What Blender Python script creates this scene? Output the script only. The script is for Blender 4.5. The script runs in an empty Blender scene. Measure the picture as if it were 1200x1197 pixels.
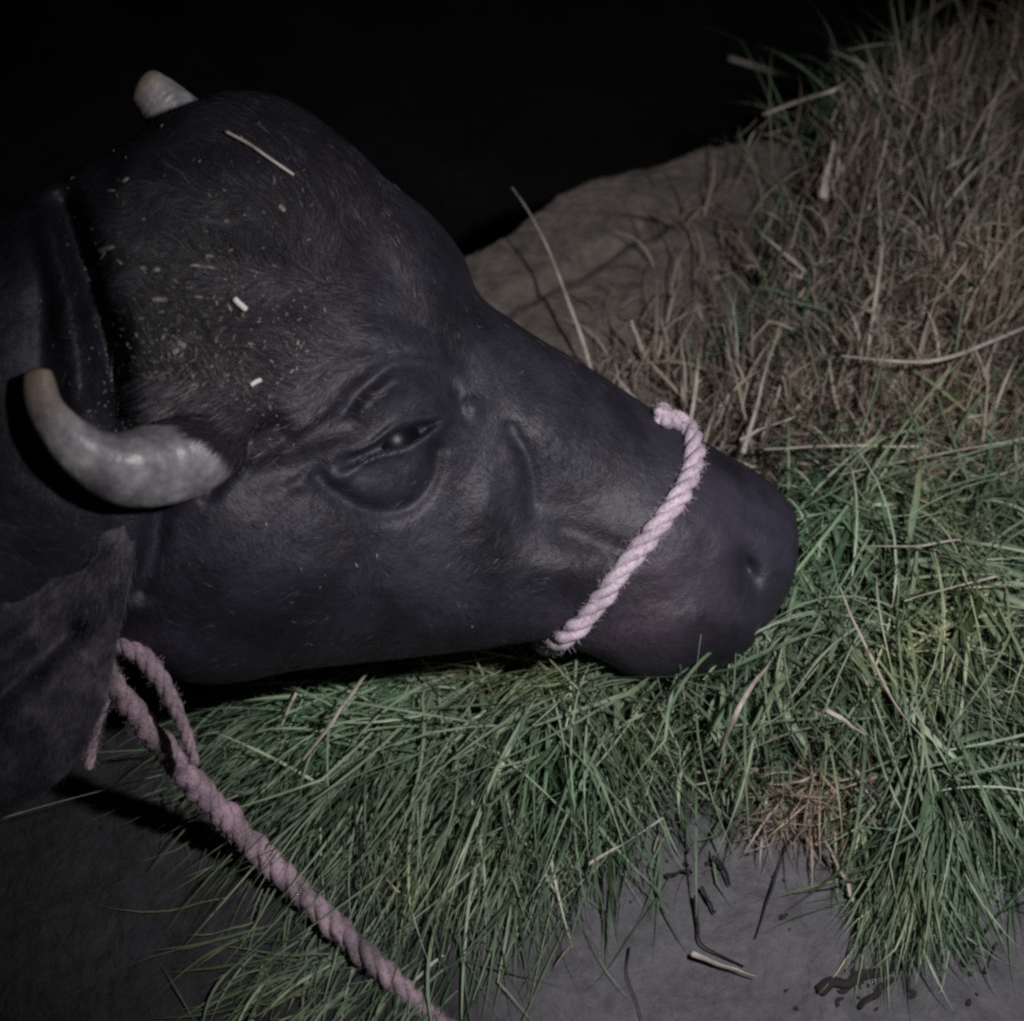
import bpy, bmesh, math, random
import numpy as np
from mathutils import Vector, Matrix, noise as mnoise
from mathutils.bvhtree import BVHTree

rng = np.random.default_rng(7)
random.seed(7)
R = math.radians
scene = bpy.context.scene
COL = scene.collection

# ------------------------------------------------------------------ camera, sky, light
PITCH = R(52); K = 0.625; D0 = 1.2; CAM_H = 1.13
F = np.array([0, math.cos(PITCH), -math.sin(PITCH)])
RT = np.array([1.0, 0, 0])
UP = np.array([0, math.sin(PITCH), math.cos(PITCH)])
CAMP = np.array([0, 0, CAM_H])
MPP = D0 * K / 1200.0                       # metres per photo pixel at the head

cd = bpy.data.cameras.new('camera'); cam = bpy.data.objects.new('camera', cd); COL.objects.link(cam)
cam.location = CAMP; cam.rotation_euler = (math.pi / 2 - PITCH, 0, 0)
cd.sensor_fit = 'HORIZONTAL'; cd.angle = 2 * math.atan(K / 2)
cd.clip_start = 0.02; cd.clip_end = 500
cd.dof.use_dof = True; cd.dof.focus_distance = 1.16; cd.dof.aperture_fstop = 5.0
scene.camera = cam

w = bpy.data.worlds.new("World"); scene.world = w; w.use_nodes = True
nt = w.node_tree; bg = nt.nodes['Background']
sky = nt.nodes.new('ShaderNodeTexSky'); sky.sky_type = 'NISHITA'; sky.sun_disc = False
sky.sun_elevation = R(52); sky.sun_rotation = R(200)
nt.links.new(sky.outputs[0], bg.inputs[0]); bg.inputs[1].default_value = 0.00035

# weak sun lamp added as a soft ambient fill
sd = bpy.data.lights.new('ambient_fill', 'SUN'); sd.energy = 0.012; sd.angle = R(12); sd.color = (0.85, 0.88, 1.0)
so = bpy.data.objects.new('ambient_fill', sd); COL.objects.link(so); so.rotation_euler = (R(38), 0, R(-20))

# the hand torch that lights this night scene, held above and to the right of the lens
td = bpy.data.lights.new('hand_torch', 'SPOT'); td.energy = 54.0; td.shadow_soft_size = 0.03
td.color = (1.0, 0.955, 0.955); td.spot_size = R(76); td.spot_blend = 1.0
to = bpy.data.objects.new('hand_torch', td); COL.objects.link(to)

def P(px, py, d):
    px = np.asarray(px, float); py = np.asarray(py, float); d = np.asarray(d, float)
    a = (px - 600) / 1200 * K * d; b = (598.5 - py) / 1200 * K * d
    return CAMP + F * d[..., None] + RT * a[..., None] + UP * b[..., None]
def G(px, py, z=0.0):
    px = np.asarray(px, float); py = np.asarray(py, float)
    dr = F + RT * ((px - 600) / 1200 * K)[..., None] + UP * ((598.5 - py) / 1200 * K)[..., None]
    t = (z - CAM_H) / dr[..., 2]
    return CAMP + dr * t[..., None]
def proj(X):
    v = X - CAMP; d = v @ F
    return 600 + (v @ RT) / d / K * 1200, 598.5 - (v @ UP) / d / K * 1200, d
def H(px, py, wv):                          # a point of the head: wv = photo pixels nearer than the head plane
    return P(px, py, D0 - np.asarray(wv, float) * MPP)

torch_pos = CAMP + RT * 0.36 + UP * 0.18 + F * 0.24
to.location = torch_pos
aim = G(830.0, 640.0, 0.03) - torch_pos
to.rotation_euler = Vector(aim).to_track_quat('-Z', 'Y').to_euler()

scene.view_settings.view_transform = 'Standard'; scene.view_settings.look = 'None'
scene.view_settings.exposure = 0.0; scene.view_settings.gamma = 1.0
scene.render.engine = 'CYCLES'
scene.cycles.use_denoising = False
scene.cycles.filter_width = 2.5
scene.cycles.max_bounces = 6

# ------------------------------------------------------------------ helpers
def mat(name, col=(0.5, 0.5, 0.5), rough=0.6, spec=0.5):
    m = bpy.data.materials.new(name); m.use_nodes = True
    b = m.node_tree.nodes['Principled BSDF']
    b.inputs['Base Color'].default_value = (*col, 1); b.inputs['Roughness'].default_value = rough
    b.inputs['Specular IOR Level'].default_value = spec
    return m, m.node_tree, b
def N(nt, typ, **kw):
    n = nt.nodes.new(typ)
    for k, v in kw.items():
        if k in n.inputs: n.inputs[k].default_value = v
        else: setattr(n, k, v)
    return n
def noise(nt, scale, detail=4, rough=0.55, vec=None, dist=0):
    n = N(nt, 'ShaderNodeTexNoise', Scale=scale, Detail=detail, Roughness=rough, Distortion=dist)
    if vec is not None: nt.links.new(vec, n.inputs['Vector'])
    return n
def ramp(nt, fac, stops):
    r = nt.nodes.new('ShaderNodeValToRGB'); e = r.color_ramp.elements
    while len(e) < len(stops): e.new(0.5)
    for k, (p, c) in enumerate(stops):
        e[k].position = p; e[k].color = (*c, 1) if len(c) == 3 else c
    nt.links.new(fac, r.inputs[0]); return r
def mixc(nt, fac, a, b, mode='MIX'):
    m = nt.nodes.new('ShaderNodeMix'); m.data_type = 'RGBA'; m.blend_type = mode
    for sock, v in ((m.inputs[0], fac), (m.inputs[6], a), (m.inputs[7], b)):
        if isinstance(v, (int, float)): sock.default_value = v
        elif isinstance(v, tuple): sock.default_value = (*v, 1)
        else: nt.links.new(v, sock)
    return m.outputs[2]
def bump(nt, b, height, strength, dist, prev=None):
    n = N(nt, 'ShaderNodeBump', Strength=strength, Distance=dist)
    nt.links.new(height, n.inputs['Height'])
    if prev is not None: nt.links.new(prev, n.inputs['Normal'])
    nt.links.new(n.outputs[0], b.inputs['Normal']); return n.outputs[0]
def coords(nt): return nt.nodes.new('ShaderNodeTexCoord').outputs['Object']

def mesh_np(name, V, faces, m, parent=None, smooth=True, attrs=None):
    """V (n,3); faces (k,4) or (k,3) int array or list of such arrays"""
    if not isinstance(faces, (list, tuple)): faces = [faces]
    faces = [np.asarray(f) for f in faces if len(f)]
    me = bpy.data.meshes.new(name); V = np.ascontiguousarray(V, dtype=np.float32)
    me.vertices.add(len(V)); me.vertices.foreach_set('co', V.ravel())
    li = np.concatenate([f.ravel() for f in faces]).astype(np.int32)
    tot = np.concatenate([np.full(len(f), f.shape[1]) for f in faces]).astype(np.int32)
    st = np.concatenate([[0], np.cumsum(tot)[:-1]]).astype(np.int32)
    me.loops.add(len(li)); me.loops.foreach_set('vertex_index', li)
    me.polygons.add(len(tot)); me.polygons.foreach_set('loop_start', st); me.polygons.foreach_set('loop_total', tot)
    me.update(calc_edges=True); me.validate()
    if smooth: me.polygons.foreach_set('use_smooth', np.ones(len(me.polygons), bool))
    for k, v in (attrs or {}).items():
        a = me.attributes.new(k, 'FLOAT', 'POINT'); a.data.foreach_set('value', np.asarray(v, np.float32))
    if m: me.materials.append(m)
    o = bpy.data.objects.new(name, me); COL.objects.link(o)
    if parent is not None: put(o, parent)
    return o
def put(o, parent):
    o.parent = parent; o.matrix_parent_inverse = Matrix.Translation(parent.location).inverted() if parent.type == 'EMPTY' else Matrix.Identity(4)
def tag(o, label=None, cat=None, group=None, kind=None):
    if label: o['label'] = label
    if cat: o['category'] = cat
    if group: o['group'] = group
    if kind: o['kind'] = kind
    return o
def empty(name, loc):
    o = bpy.data.objects.new(name, None); COL.objects.link(o); o.location = Vector([float(v) for v in loc]); o.empty_display_size = .05
    return o

def catmull(Y, t):
    """Y (n,k) knots at integer params, t query"""
    Y = np.asarray(Y, float); n = len(Y)
    t = np.clip(t, 0, n - 1 - 1e-9); i = t.astype(int); f = (t - i)[:, None]
    g = lambda j: Y[np.clip(j, 0, n - 1)]
    p0, p1, p2, p3 = g(i - 1), g(i), g(i + 1), g(i + 2)
    return 0.5 * ((2 * p1) + (-p0 + p2) * f + (2 * p0 - 5 * p1 + 4 * p2 - p3) * f ** 2 + (-p0 + 3 * p1 - 3 * p2 + p3) * f ** 3)
def resample(path, n):
    path = np.asarray(path, float); t = np.linspace(0, len(path) - 1, 400)
    c = catmull(path, t); s = np.concatenate([[0], np.cumsum(np.linalg.norm(np.diff(c[:, :3], axis=0), axis=1))])
    q = np.linspace(0, s[-1], n)
    return np.stack([np.interp(q, s, c[:, k]) for k in range(c.shape[1])], 1), s[-1]
def frames(c, closed=False):
    T = np.gradient(c, axis=0)
    if closed: T = np.roll(c, -1, 0) - np.roll(c, 1, 0)
    T /= np.linalg.norm(T, axis=1)[:, None] + 1e-12
    ref = np.array([0.13, 0.31, 0.94]); Nn = np.zeros_like(c)
    n = np.cross(T[0], ref); n /= np.linalg.norm(n)
    for i in range(len(c)):
        n = n - T[i] * (n @ T[i]); n /= np.linalg.norm(n); Nn[i] = n
    return T, Nn, np.cross(T, Nn)
def tube_arrays(c, rad, seg=8, cap=True, closed=False):
    T, A, B = frames(c, closed); n = len(c)
    rad = np.broadcast_to(np.asarray(rad, float), (n,))
    th = np.arange(seg) / seg * 2 * np.pi
    V = c[:, None] + rad[:, None, None] * (A[:, None] * np.cos(th)[None, :, None] + B[:, None] * np.sin(th)[None, :, None])
    V = V.reshape(-1, 3); m = n if closed else n - 1
    i = np.arange(m)[:, None]; j = np.arange(seg)[None]
    i2 = (i + 1) % n
    q = np.stack([i * seg + j, i * seg + (j + 1) % seg, i2 * seg + (j + 1) % seg, i2 * seg + j], -1).reshape(-1, 4)
    tr = np.zeros((0, 3), int)
    if cap and not closed:
        V = np.vstack([V, c[0] - T[0] * rad[0] * .5, c[-1] + T[-1] * rad[-1] * .5]); k = n * seg; jj = np.arange(seg)
        tr = np.vstack([np.stack([np.full(seg, k), (jj + 1) % seg, jj], 1),
                        np.stack([np.full(seg, k + 1), (n - 1) * seg + jj, (n - 1) * seg + (jj + 1) % seg], 1)])
    return V, q, tr
def join(parts):
    Vs, qs, ts, off = [], [], [], 0
    for V, q, t in parts:
        Vs.append(V); qs.append(q + off); ts.append(t + off); off += len(V)
    return np.vstack(Vs), [np.vstack(qs), np.vstack(ts)]
def ribbons(root, dirn, length, width, lift, droop, seg=6, side=None, zmin=None, wig=0.15, tip=0.65):
    """many curved blades at once. root (n,3), dirn (n,3) unit horizontal; returns V, faces, blade id"""
    n = len(root)
    ph = rng.uniform(0, 6.28, n)
    hz = np.cross(dirn, [0, 0, 1.0]); hz /= np.linalg.norm(hz, axis=1)[:, None] + 1e-9
    pts = [root]; p = root.copy(); step = (length / seg)
    ang = lift.copy(); yaw = np.zeros(n); dyaw = rng.normal(0, wig, n)
    kink = np.where(rng.random(n) < .4, rng.integers(1, max(2, seg), n), -1)
    for k in range(seg):
        kk = kink == k; yaw[kk] += rng.normal(0, .75, kk.sum()); ang[kk] -= abs(rng.normal(0, .5, kk.sum())); yaw += dyaw; ca = np.cos(ang)[:, None]; sa = np.sin(ang)[:, None]
        dh = dirn * np.cos(yaw)[:, None] + hz * np.sin(yaw)[:, None]
        p = p + (dh * ca + np.array([0, 0, 1.0]) * sa) * step[:, None]
        if zmin is not None:
            zm = zmin(p); low = p[:, 2] < zm
            p[low, 2] = zm[low]; ang[low] = np.maximum(ang[low], 0.02)
        ang = ang - droop / seg
        pts.append(p)
    C = np.stack(pts, 1)                                   # n, seg+1, 3
    T = np.gradient(C, axis=1); T /= np.linalg.norm(T, axis=2)[..., None] + 1e-12
    rv = rng.normal(0, 1, (n, 3)) * np.array([.6, .6, 1.1]); S = np.cross(T, rv[:, None]); S /= np.linalg.norm(S, axis=2)[..., None] + 1e-12
    t = np.linspace(0, 1, seg + 1)
    prof = (0.55 + 0.45 * np.sin(np.pi * np.minimum(t * 1.6, .5 + t * .5))) * np.clip((1 - t) / (1 - tip + 1e-6), 0.06, 1) ** .8
    Wd = width[:, None] * prof[None] * .5
    Nn = np.cross(S, T)
    L_ = C - S * Wd[..., None] + Nn * (Wd * .35)[..., None]; Rr = C + S * Wd[..., None] + Nn * (Wd * .35)[..., None]
    V = np.stack([L_, C, Rr], 2).reshape(-1, 3)            # folded midrib
    b = (np.arange(n) * (seg + 1) * 3)[:, None, None]; kk = (np.arange(seg) * 3)[None, :, None]; cc = np.array([0, 1])[None, None]
    q = np.stack(np.broadcast_arrays(b + kk + cc, b + kk + cc + 1, b + kk + 3 + cc + 1, b + kk + 3 + cc), -1).reshape(-1, 4)
    bid = np.repeat(np.arange(n), (seg + 1) * 3)
    tt = np.tile(np.repeat(t, 3), n)
    return V, q, bid, tt
def inpoly(px, py, poly):
    poly = np.asarray(poly, float); c = np.zeros(len(px), bool); j = len(poly) - 1
    for i in range(len(poly)):
        xi, yi = poly[i]; xj, yj = poly[j]
        hit = ((yi > py) != (yj > py)) & (px < (xj - xi) * (py - yi) / (yj - yi + 1e-12) + xi)
        c ^= hit; j = i
    return c
def vnoise(x, y, s, seed=0):
    """smooth value noise, vectorised"""
    x = np.asarray(x) * s + seed * 17.3; y = np.asarray(y) * s + seed * 9.1
    xi = np.floor(x); yi = np.floor(y); fx = x - xi; fy = y - yi
    h = lambda a, b: np.modf(np.abs(np.sin(a * 127.1 + b * 311.7 + seed) * 43758.5453))[0]
    fx = fx * fx * (3 - 2 * fx); fy = fy * fy * (3 - 2 * fy)
    return (h(xi, yi) * (1 - fx) + h(xi + 1, yi) * fx) * (1 - fy) + (h(xi, yi + 1) * (1 - fx) + h(xi + 1, yi + 1) * fx) * fy - .5
def seg_dist(px, py, pts):
    pts = np.asarray(pts, float); d = np.full(np.shape(px), 1e9)
    for (ax, ay), (bx, by) in zip(pts[:-1], pts[1:]):
        vx, vy = bx - ax, by - ay; t = np.clip(((px - ax) * vx + (py - ay) * vy) / (vx * vx + vy * vy), 0, 1)
        d = np.minimum(d, np.hypot(px - ax - t * vx, py - ay - t * vy))
    return d
sm = lambda x: np.clip(x, 0, 1) ** 2 * (3 - 2 * np.clip(x, 0, 1))
def spline_px(pts, n=60):
    return catmull(np.asarray(pts, float), np.linspace(0, len(pts) - 1, n))

# ------------------------------------------------------------------ ground
LOW = -0.32
edge_px = np.array([(-900, 900), (-200, 640), (300, 430), (480, 345), (545, 292), (600, 262), (650, 216), (700, 202), (760, 181), (820, 159), (880, 152), (960, 150), (1050, 105), (1200, 60), (1500, -20)], float)
E = G(edge_px[:, 0], edge_px[:, 1], 0.0)
E = E[np.argsort(E[:, 0])]
def edge_y(x): return np.interp(x, E[:, 0], E[:, 1])
_gro = G(*np.array([(560, 385), (610, 352), (680, 318), (740, 275), (770, 262), (800, 248)], float).T, 0.0)[:, :2]
_gro2 = G(*np.array([(752, 245), (760, 262)], float).T, 0.0)[:, :2]
def terrain(x, y):
    ed = edge_y(x) + .010 * vnoise(x, y, 30, 5) + .02 * vnoise(x, y, 9, 6)
    z = .012 * vnoise(x, y, 5, 1) + .006 * vnoise(x, y, 14, 2) + .0032 * vnoise(x, y, 45, 3) + .0012 * vnoise(x, y, 110, 4)
    z = z - .010 * np.exp(-(seg_dist(x, y, _gro) / .009) ** 2) - .03 * np.exp(-(seg_dist(x, y, _gro2) / .011) ** 2)
    t = sm((y - ed + .012) / .05)
    return z * (1 - t) + (LOW - .05) * t
gx = np.concatenate([np.linspace(-4, -.75, 20)[:-1], np.arange(-.75, 1.0, .0045), np.linspace(1.0, 4, 20)[1:]])
gy = np.concatenate([np.linspace(-2.5, .35, 14)[:-1], np.arange(.35, 2.25, .005), np.linspace(2.3, 4.2, 8)[1:]])
X, Y = np.meshgrid(gx, gy); Z = terrain(X, Y); nx = len(gx); ny = len(gy)
V = np.stack([X, Y, Z], -1).reshape(-1, 3); i = np.arange(ny - 1)[:, None]; j = np.arange(nx - 1)[None]
q = np.stack([i * nx + j, i * nx + j + 1, (i + 1) * nx + j + 1, (i + 1) * nx + j], -1).reshape(-1, 4)

def earth(name, dry, dark, rough):
    m, nt, b = mat(name, dry, rough, .35); co = coords(nt)
    n1 = noise(nt, 6, 6, .6, co); n2 = noise(nt, 60, 5, .7, co); n3 = noise(nt, 420, 3, .7, co)
    c = mixc(nt, ramp(nt, n1.outputs[0], [(.35, (0, 0, 0)), (.65, (1, 1, 1))]).outputs[0], dark, dry)
    c = mixc(nt, .75, c, ramp(nt, n2.outputs[0], [(.3, (.5, .48, .46)), (.7, (1.25, 1.22, 1.2))]).outputs[0], 'MULTIPLY')
    c = mixc(nt, .5, c, ramp(nt, n3.outputs[0], [(.3, (.6, .6, .6)), (.7, (1.3, 1.3, 1.3))]).outputs[0], 'MULTIPLY')
    nt.links.new(c, b.inputs['Base Color'])
    p = bump(nt, b, n2.outputs[0], .6, .004); bump(nt, b, n3.outputs[0], .5, .0012, p)
    return m, nt, b, c, co
m_floor, nt, b, c, co = earth('trodden_earth', (.150, .135, .122), (.105, .094, .085), .8)
# greyer cement-like dung plaster towards the near right, shade of head and neck painted dark at the near left
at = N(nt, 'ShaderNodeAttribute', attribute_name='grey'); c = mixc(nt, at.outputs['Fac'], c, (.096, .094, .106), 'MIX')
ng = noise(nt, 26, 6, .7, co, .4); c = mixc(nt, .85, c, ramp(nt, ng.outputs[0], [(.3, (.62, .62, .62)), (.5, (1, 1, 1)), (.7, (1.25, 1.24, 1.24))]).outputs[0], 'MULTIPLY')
at2 = N(nt, 'ShaderNodeAttribute', attribute_name='painted_shade')
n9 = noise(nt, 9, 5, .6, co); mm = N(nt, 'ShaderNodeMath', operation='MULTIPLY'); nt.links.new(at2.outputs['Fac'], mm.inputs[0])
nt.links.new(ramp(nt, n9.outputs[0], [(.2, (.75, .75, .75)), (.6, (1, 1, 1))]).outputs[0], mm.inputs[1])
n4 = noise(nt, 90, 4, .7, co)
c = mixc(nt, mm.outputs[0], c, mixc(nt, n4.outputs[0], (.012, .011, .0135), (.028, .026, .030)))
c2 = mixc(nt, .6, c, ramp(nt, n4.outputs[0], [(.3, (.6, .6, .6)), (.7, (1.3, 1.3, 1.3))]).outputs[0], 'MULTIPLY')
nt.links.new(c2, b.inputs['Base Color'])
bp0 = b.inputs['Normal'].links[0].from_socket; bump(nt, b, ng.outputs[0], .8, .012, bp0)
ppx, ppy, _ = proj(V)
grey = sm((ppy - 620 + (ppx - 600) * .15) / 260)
painted_shade = sm((720 - ppx - (ppy - 1000) * .3 + 90 * vnoise(V[:, 0], V[:, 1], 22, 8)) / 170) * sm((ppy - 560) / 160)
o = mesh_np('feeding_ground', V, q, m_floor, attrs={'grey': grey, 'painted_shade': np.clip(painted_shade, 0, 1)}); tag(o, kind='structure')

m_low, nt, b, c, co = earth('night_dark_ground', (.013, .012, .014), (.007, .006, .008), .9)  # near-black colour stands in for the unlit night beyond the edge
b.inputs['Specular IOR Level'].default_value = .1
gx2 = np.concatenate([-np.geomspace(200, 3, 16), np.linspace(-2.8, 2.8, 110), np.geomspace(3, 200, 16)]); gy2 = gx2 + 2
X, Y = np.meshgrid(gx2, gy2)
near = np.exp(-((X / 4) ** 2 + ((Y - 2) / 4) ** 2)); Z = LOW + near * (.05 * vnoise(X, Y, 2.5, 11) + .02 * vnoise(X, Y, 8, 12))
inside = (Y < edge_y(X) - .1) & (np.abs(X) < 3.9) & (Y > -2.3); Z = np.where(inside, LOW - .05, Z)
n2 = len(gx2); i = np.arange(n2 - 1)[:, None]; j = np.arange(n2 - 1)[None]
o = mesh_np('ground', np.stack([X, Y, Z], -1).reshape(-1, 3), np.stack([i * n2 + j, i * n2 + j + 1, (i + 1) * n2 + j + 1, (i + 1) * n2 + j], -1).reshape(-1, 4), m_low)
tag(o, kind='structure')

# ------------------------------------------------------------------ buffalo
# stations from muzzle to poll: outline top (x,y), outline bottom (x,y), half depth, depth offset
ST = [  # Tx, Ty, Bx, By, b, w
    (934, 642, 932, 662, 14, 0), (928, 600, 917, 702, 62, 0), (908, 571, 890, 741, 88, 0), (877, 548, 852, 780, 104, 0),
    (842, 528, 795, 797, 112, 0), (805, 506, 738, 790, 112, 0), (755, 474, 690, 766, 110, 0), (695, 434, 628, 752, 112, 0),
    (640, 402, 560, 760, 120, 0), (598, 374, 492, 768, 134, 0), (562, 345, 420, 775, 150, 0), (542, 298, 350, 783, 165, 0),
    (505, 252, 290, 795, 176, 0), (455, 212, 235, 797, 182, 0), (405, 165, 185, 782, 184, 0), (345, 124, 130, 765, 180, 4),
    (283, 112, 70, 765, 172, 8), (225, 130, 0, 785, 166, 8), (165, 165, -70, 820, 162, 0), (98, 205, -150, 860, 170, -12),
    (30, 235, -230, 890, 185, -30), (-50, 245, -310, 910, 200, -50)]
ST = np.array(ST, float)
n_head = len(ST)
rings = []
for Tx, Ty, Bx, By, b_, wo in ST:
    cx, cy = (Tx + Bx) / 2, (Ty + By) / 2
    along = (cx - 600) * .87 + (cy - 500) * .49
    wc = -0.36 * along + wo
    T_ = H(Tx, Ty, wc); B_ = H(Bx, By, wc); C_ = H(cx, cy, wc)
    rings.append(np.concatenate([C_, (T_ - B_) / 2, -F * b_ * MPP]))
last = rings[-1]
# neck, shoulders and trunk in metres, lying off to the left
for (x, y, z, rz, ry) in [(-.74, 1.02, .43, .27, .19), (-.95, 1.13, .43, .34, .26), (-1.2, 1.27, .40, .37, .33), (-1.5, 1.44, .39, .37, .37),
                          (-1.85, 1.63, .39, .38, .40), (-2.2, 1.82, .37, .37, .36), (-2.45, 1.95, .36, .34, .28), (-2.6, 2.03, .34, .22, .17), (-2.66, 2.06, .32, .03, .03)]:
    rings.append(np.array([x, y, z + LOW * .0, 0, 0, rz, .48 * ry, -.88 * ry, 0]))
rings = np.array(rings)
tq = np.concatenate([np.linspace(0, 2, 70)[:-1], np.linspace(2, 20, 520)[:-1], np.linspace(20, len(rings) - 1, 90)])
S = catmull(rings, tq); NR = 460
th = np.concatenate([np.linspace(-np.pi / 2, 3 * np.pi / 2, NR + 1)[:-1]])   # sin>0: towards the camera
th = -np.pi * .5 + (th + np.pi / 2)
# more verts on the near half: remap
u = np.linspace(0, 1, NR + 1)[:-1]; th = 2 * np.pi * u - .32 * np.sin(2 * 2 * np.pi * u) * 0
ex = 2.25
ct, stn = np.cos(th), np.sin(th)
cs = np.sign(ct) * np.abs(ct) ** (2 / ex); ss = np.sign(stn) * np.abs(stn) ** (2 / ex)
C3, U3, W3 = S[:, None, 0:3], S[:, None, 3:6], S[:, None, 6:9]
# ridge towards the crown side: the near face is widest slightly below the middle
shift = np.interp(tq, [0, 5, 9, 12, 16, 20, 24], [0, .02, .05, .06, .03, 0, 0])[:, None]
BV = C3 + U3 * (cs[None, :, None] - (shift * np.clip(ss, 0, 1)[None])[..., None]) + W3 * ss[None, :, None]
px, py, dd = proj(BV)
face = np.clip(ss, 0, 1)[None] ** .5 * sm((24 - tq) / 3)[:, None]
disp = np.zeros(px.shape)
def g(x, y, sx, sy=None, rot=0):
    sy = sy or sx; c_, s_ = math.cos(R(rot)), math.sin(R(rot)); dx, dy = px - x, py - y
    return np.exp(-((dx * c_ + dy * s_) / sx) ** 2 - ((-dx * s_ + dy * c_) / sy) ** 2)
def line(pts, wd, fade=0):
    return np.exp(-(seg_dist(px, py, spline_px(pts, 26)) / wd) ** 2)
# large forms
disp += 20 * g(465, 500, 95, 70, -25)                 # orbit bulge
disp += 16 * g(470, 425, 80, 26, -15) + 10 * g(330, 470, 80, 40, 20)       # brow
disp -= 16 * g(555, 450, 50, 75, -30)                 # hollow in front of the eye
disp += 10 * g(640, 505, 80, 40, 32)                  # nasal bone side
disp += 14 * g(575, 590, 28, 62, 10)                  # facial crest
disp -= 10 * g(650, 600, 60, 45, 30)
disp += 18 * g(330, 660, 110, 80, 0)                  # jaw muscle
disp -= 9 * g(205, 640, 36, 90, 0)
disp += 12 * g(660, 665, 55, 32, 20)                  # lip corner
disp += 16 * g(800, 620, 55, 70, 20)                  # muzzle pad
disp += 12 * g(790, 735, 70, 22, -8)                  # lower lip
disp += 20 * g(320, 240, 110, 70, 25) * 1             # forehead dome
disp += 12 * g(215, 420, 70, 60, 0)
disp -= 10 * g(440, 300, 26, 90, -35)
# creases
disp += 3.7 * line([(604, 535), (610, 570), (612, 610)], 12)
disp -= 5.0 * line([(598, 505), (616, 540), (622, 590)], 11)
disp -= 5.6 * line([(660, 622), (690, 634), (725, 645)], 14)
disp -= 2.2 * line([(690, 748), (745, 735), (800, 733)], 12)
disp -= 5.0 * line([(372, 560), (400, 583), (440, 600), (480, 592), (506, 560), (512, 528)], 12)
disp += 3.7 * line([(395, 550), (430, 574), (468, 570), (492, 545)], 18)
disp -= 6.8 * line([(400, 478), (428, 452), (460, 428), (500, 426), (528, 448), (540, 485)], 12)
disp += 3.7 * line([(420, 480), (450, 455), (480, 448), (510, 466)], 15)
disp -= 5.0 * line([(440, 362), (480, 378), (512, 396), (540, 425), (552, 460)], 14)
disp += 3.1 * line([(432, 392), (475, 400), (508, 420)], 12)
disp -= 3.7 * line([(338, 520), (372, 500), (410, 485)], 9)
disp += 3.1 * line([(345, 508), (385, 480), (420, 462)], 7)
disp -= 7.4 * line([(300, 560), (345, 545), (395, 540)], 22)
disp -= 6 * line([(372, 560), (400, 583), (440, 600), (480, 592), (506, 560), (512, 528)], 10)
disp -= 6 * line([(405, 478), (430, 452), (462, 430), (500, 428), (528, 450), (540, 485)], 10)
disp += 4 * line([(424, 482), (452, 457), (482, 450), (510, 466)], 13)
disp -= 4 * line([(600, 500), (620, 545), (626, 590)], 9)
# eye opening: lids around a hollow for the eyeball
ea = R(-24); ex_, ey_ = 457, 520
lx = (px - ex_) * math.cos(ea) + (py - ey_) * math.sin(ea); ly = -(px - ex_) * math.sin(ea) + (py - ey_) * math.cos(ea)
alm = (lx / 56) ** 2 + (ly / (7.5 + 2.5 * np.sin(lx / 17))) ** 2
disp += 7 * np.exp(-((np.sqrt(alm) - 1.7) / .7) ** 2) * (.75 + .5 * vnoise(px, py, .05, 77))
disp -= 20 * sm((1.25 - np.sqrt(alm)) / .5)
disp -= 9 * g(411, 540, 16, 11, -20)
# nostril
disp -= 11 * g(884, 678, 24, 36, -15) + 24 * g(874, 664, 11, 19, -25) ; disp += 6 * g(850, 650, 16, 28, 20)
# valley between the neck folds and the poll, folds of the neck
disp -= 52 * line([(75, 240), (98, 310), (118, 380), (132, 440), (140, 480)], 21)
disp += 16 * line([(60, 260), (80, 330), (92, 400), (92, 460)], 20)
disp -= 8 * line([(38, 260), (50, 340), (48, 430)], 16)
disp += 14 * g(235, 540, 46, 40, -30) + 20 * g(285, 500, 36, 34, -30)                 # rise of the skull round the horn
disp -= 18 * line([(245, 575), (275, 545), (300, 515), (325, 500)], 12)
disp -= 16 * line([(185, 600), (180, 640), (165, 690)], 16)
# uneven, living surface
xx, yy = px, py
for s_, a_, sd_ in ((.012, 7, 1), (.03, 2.6, 2), (.07, 1.1, 3), (.16, .6, 4)):
    disp += a_ * vnoise(xx, yy + dd * 300, s_, sd_)
tex = sm(1 - np.hypot((px - 230) / 200, (py - 360) / 200))
disp += tex * (2.6 * vnoise(px + py * .3, py, .11, 31) + 1.8 * vnoise(px, py, .25, 32))
vdir = CAMP - BV; vdir /= np.linalg.norm(vdir, axis=2)[..., None]
BV = BV + vdir * (disp * face * MPP)[..., None]
ns = len(tq); BVf = BV.reshape(-1, 3)
i = np.arange(ns - 1)[:, None]; j = np.arange(NR)[None]
qb = np.stack([i * NR + j, (i + 1) * NR + j, (i + 1) * NR + (j + 1) % NR, i * NR + (j + 1) % NR], -1).reshape(-1, 4)
jj = np.arange(NR); VB = np.vstack([BVf, BV[0].mean(0), BV[-1].mean(0)])
tb = np.vstack([np.stack([np.full(NR, ns * NR), jj, (jj + 1) % NR], 1), np.stack([np.full(NR, ns * NR + 1), (ns - 1) * NR + (jj + 1) % NR, (ns - 1) * NR + jj], 1)])

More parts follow.
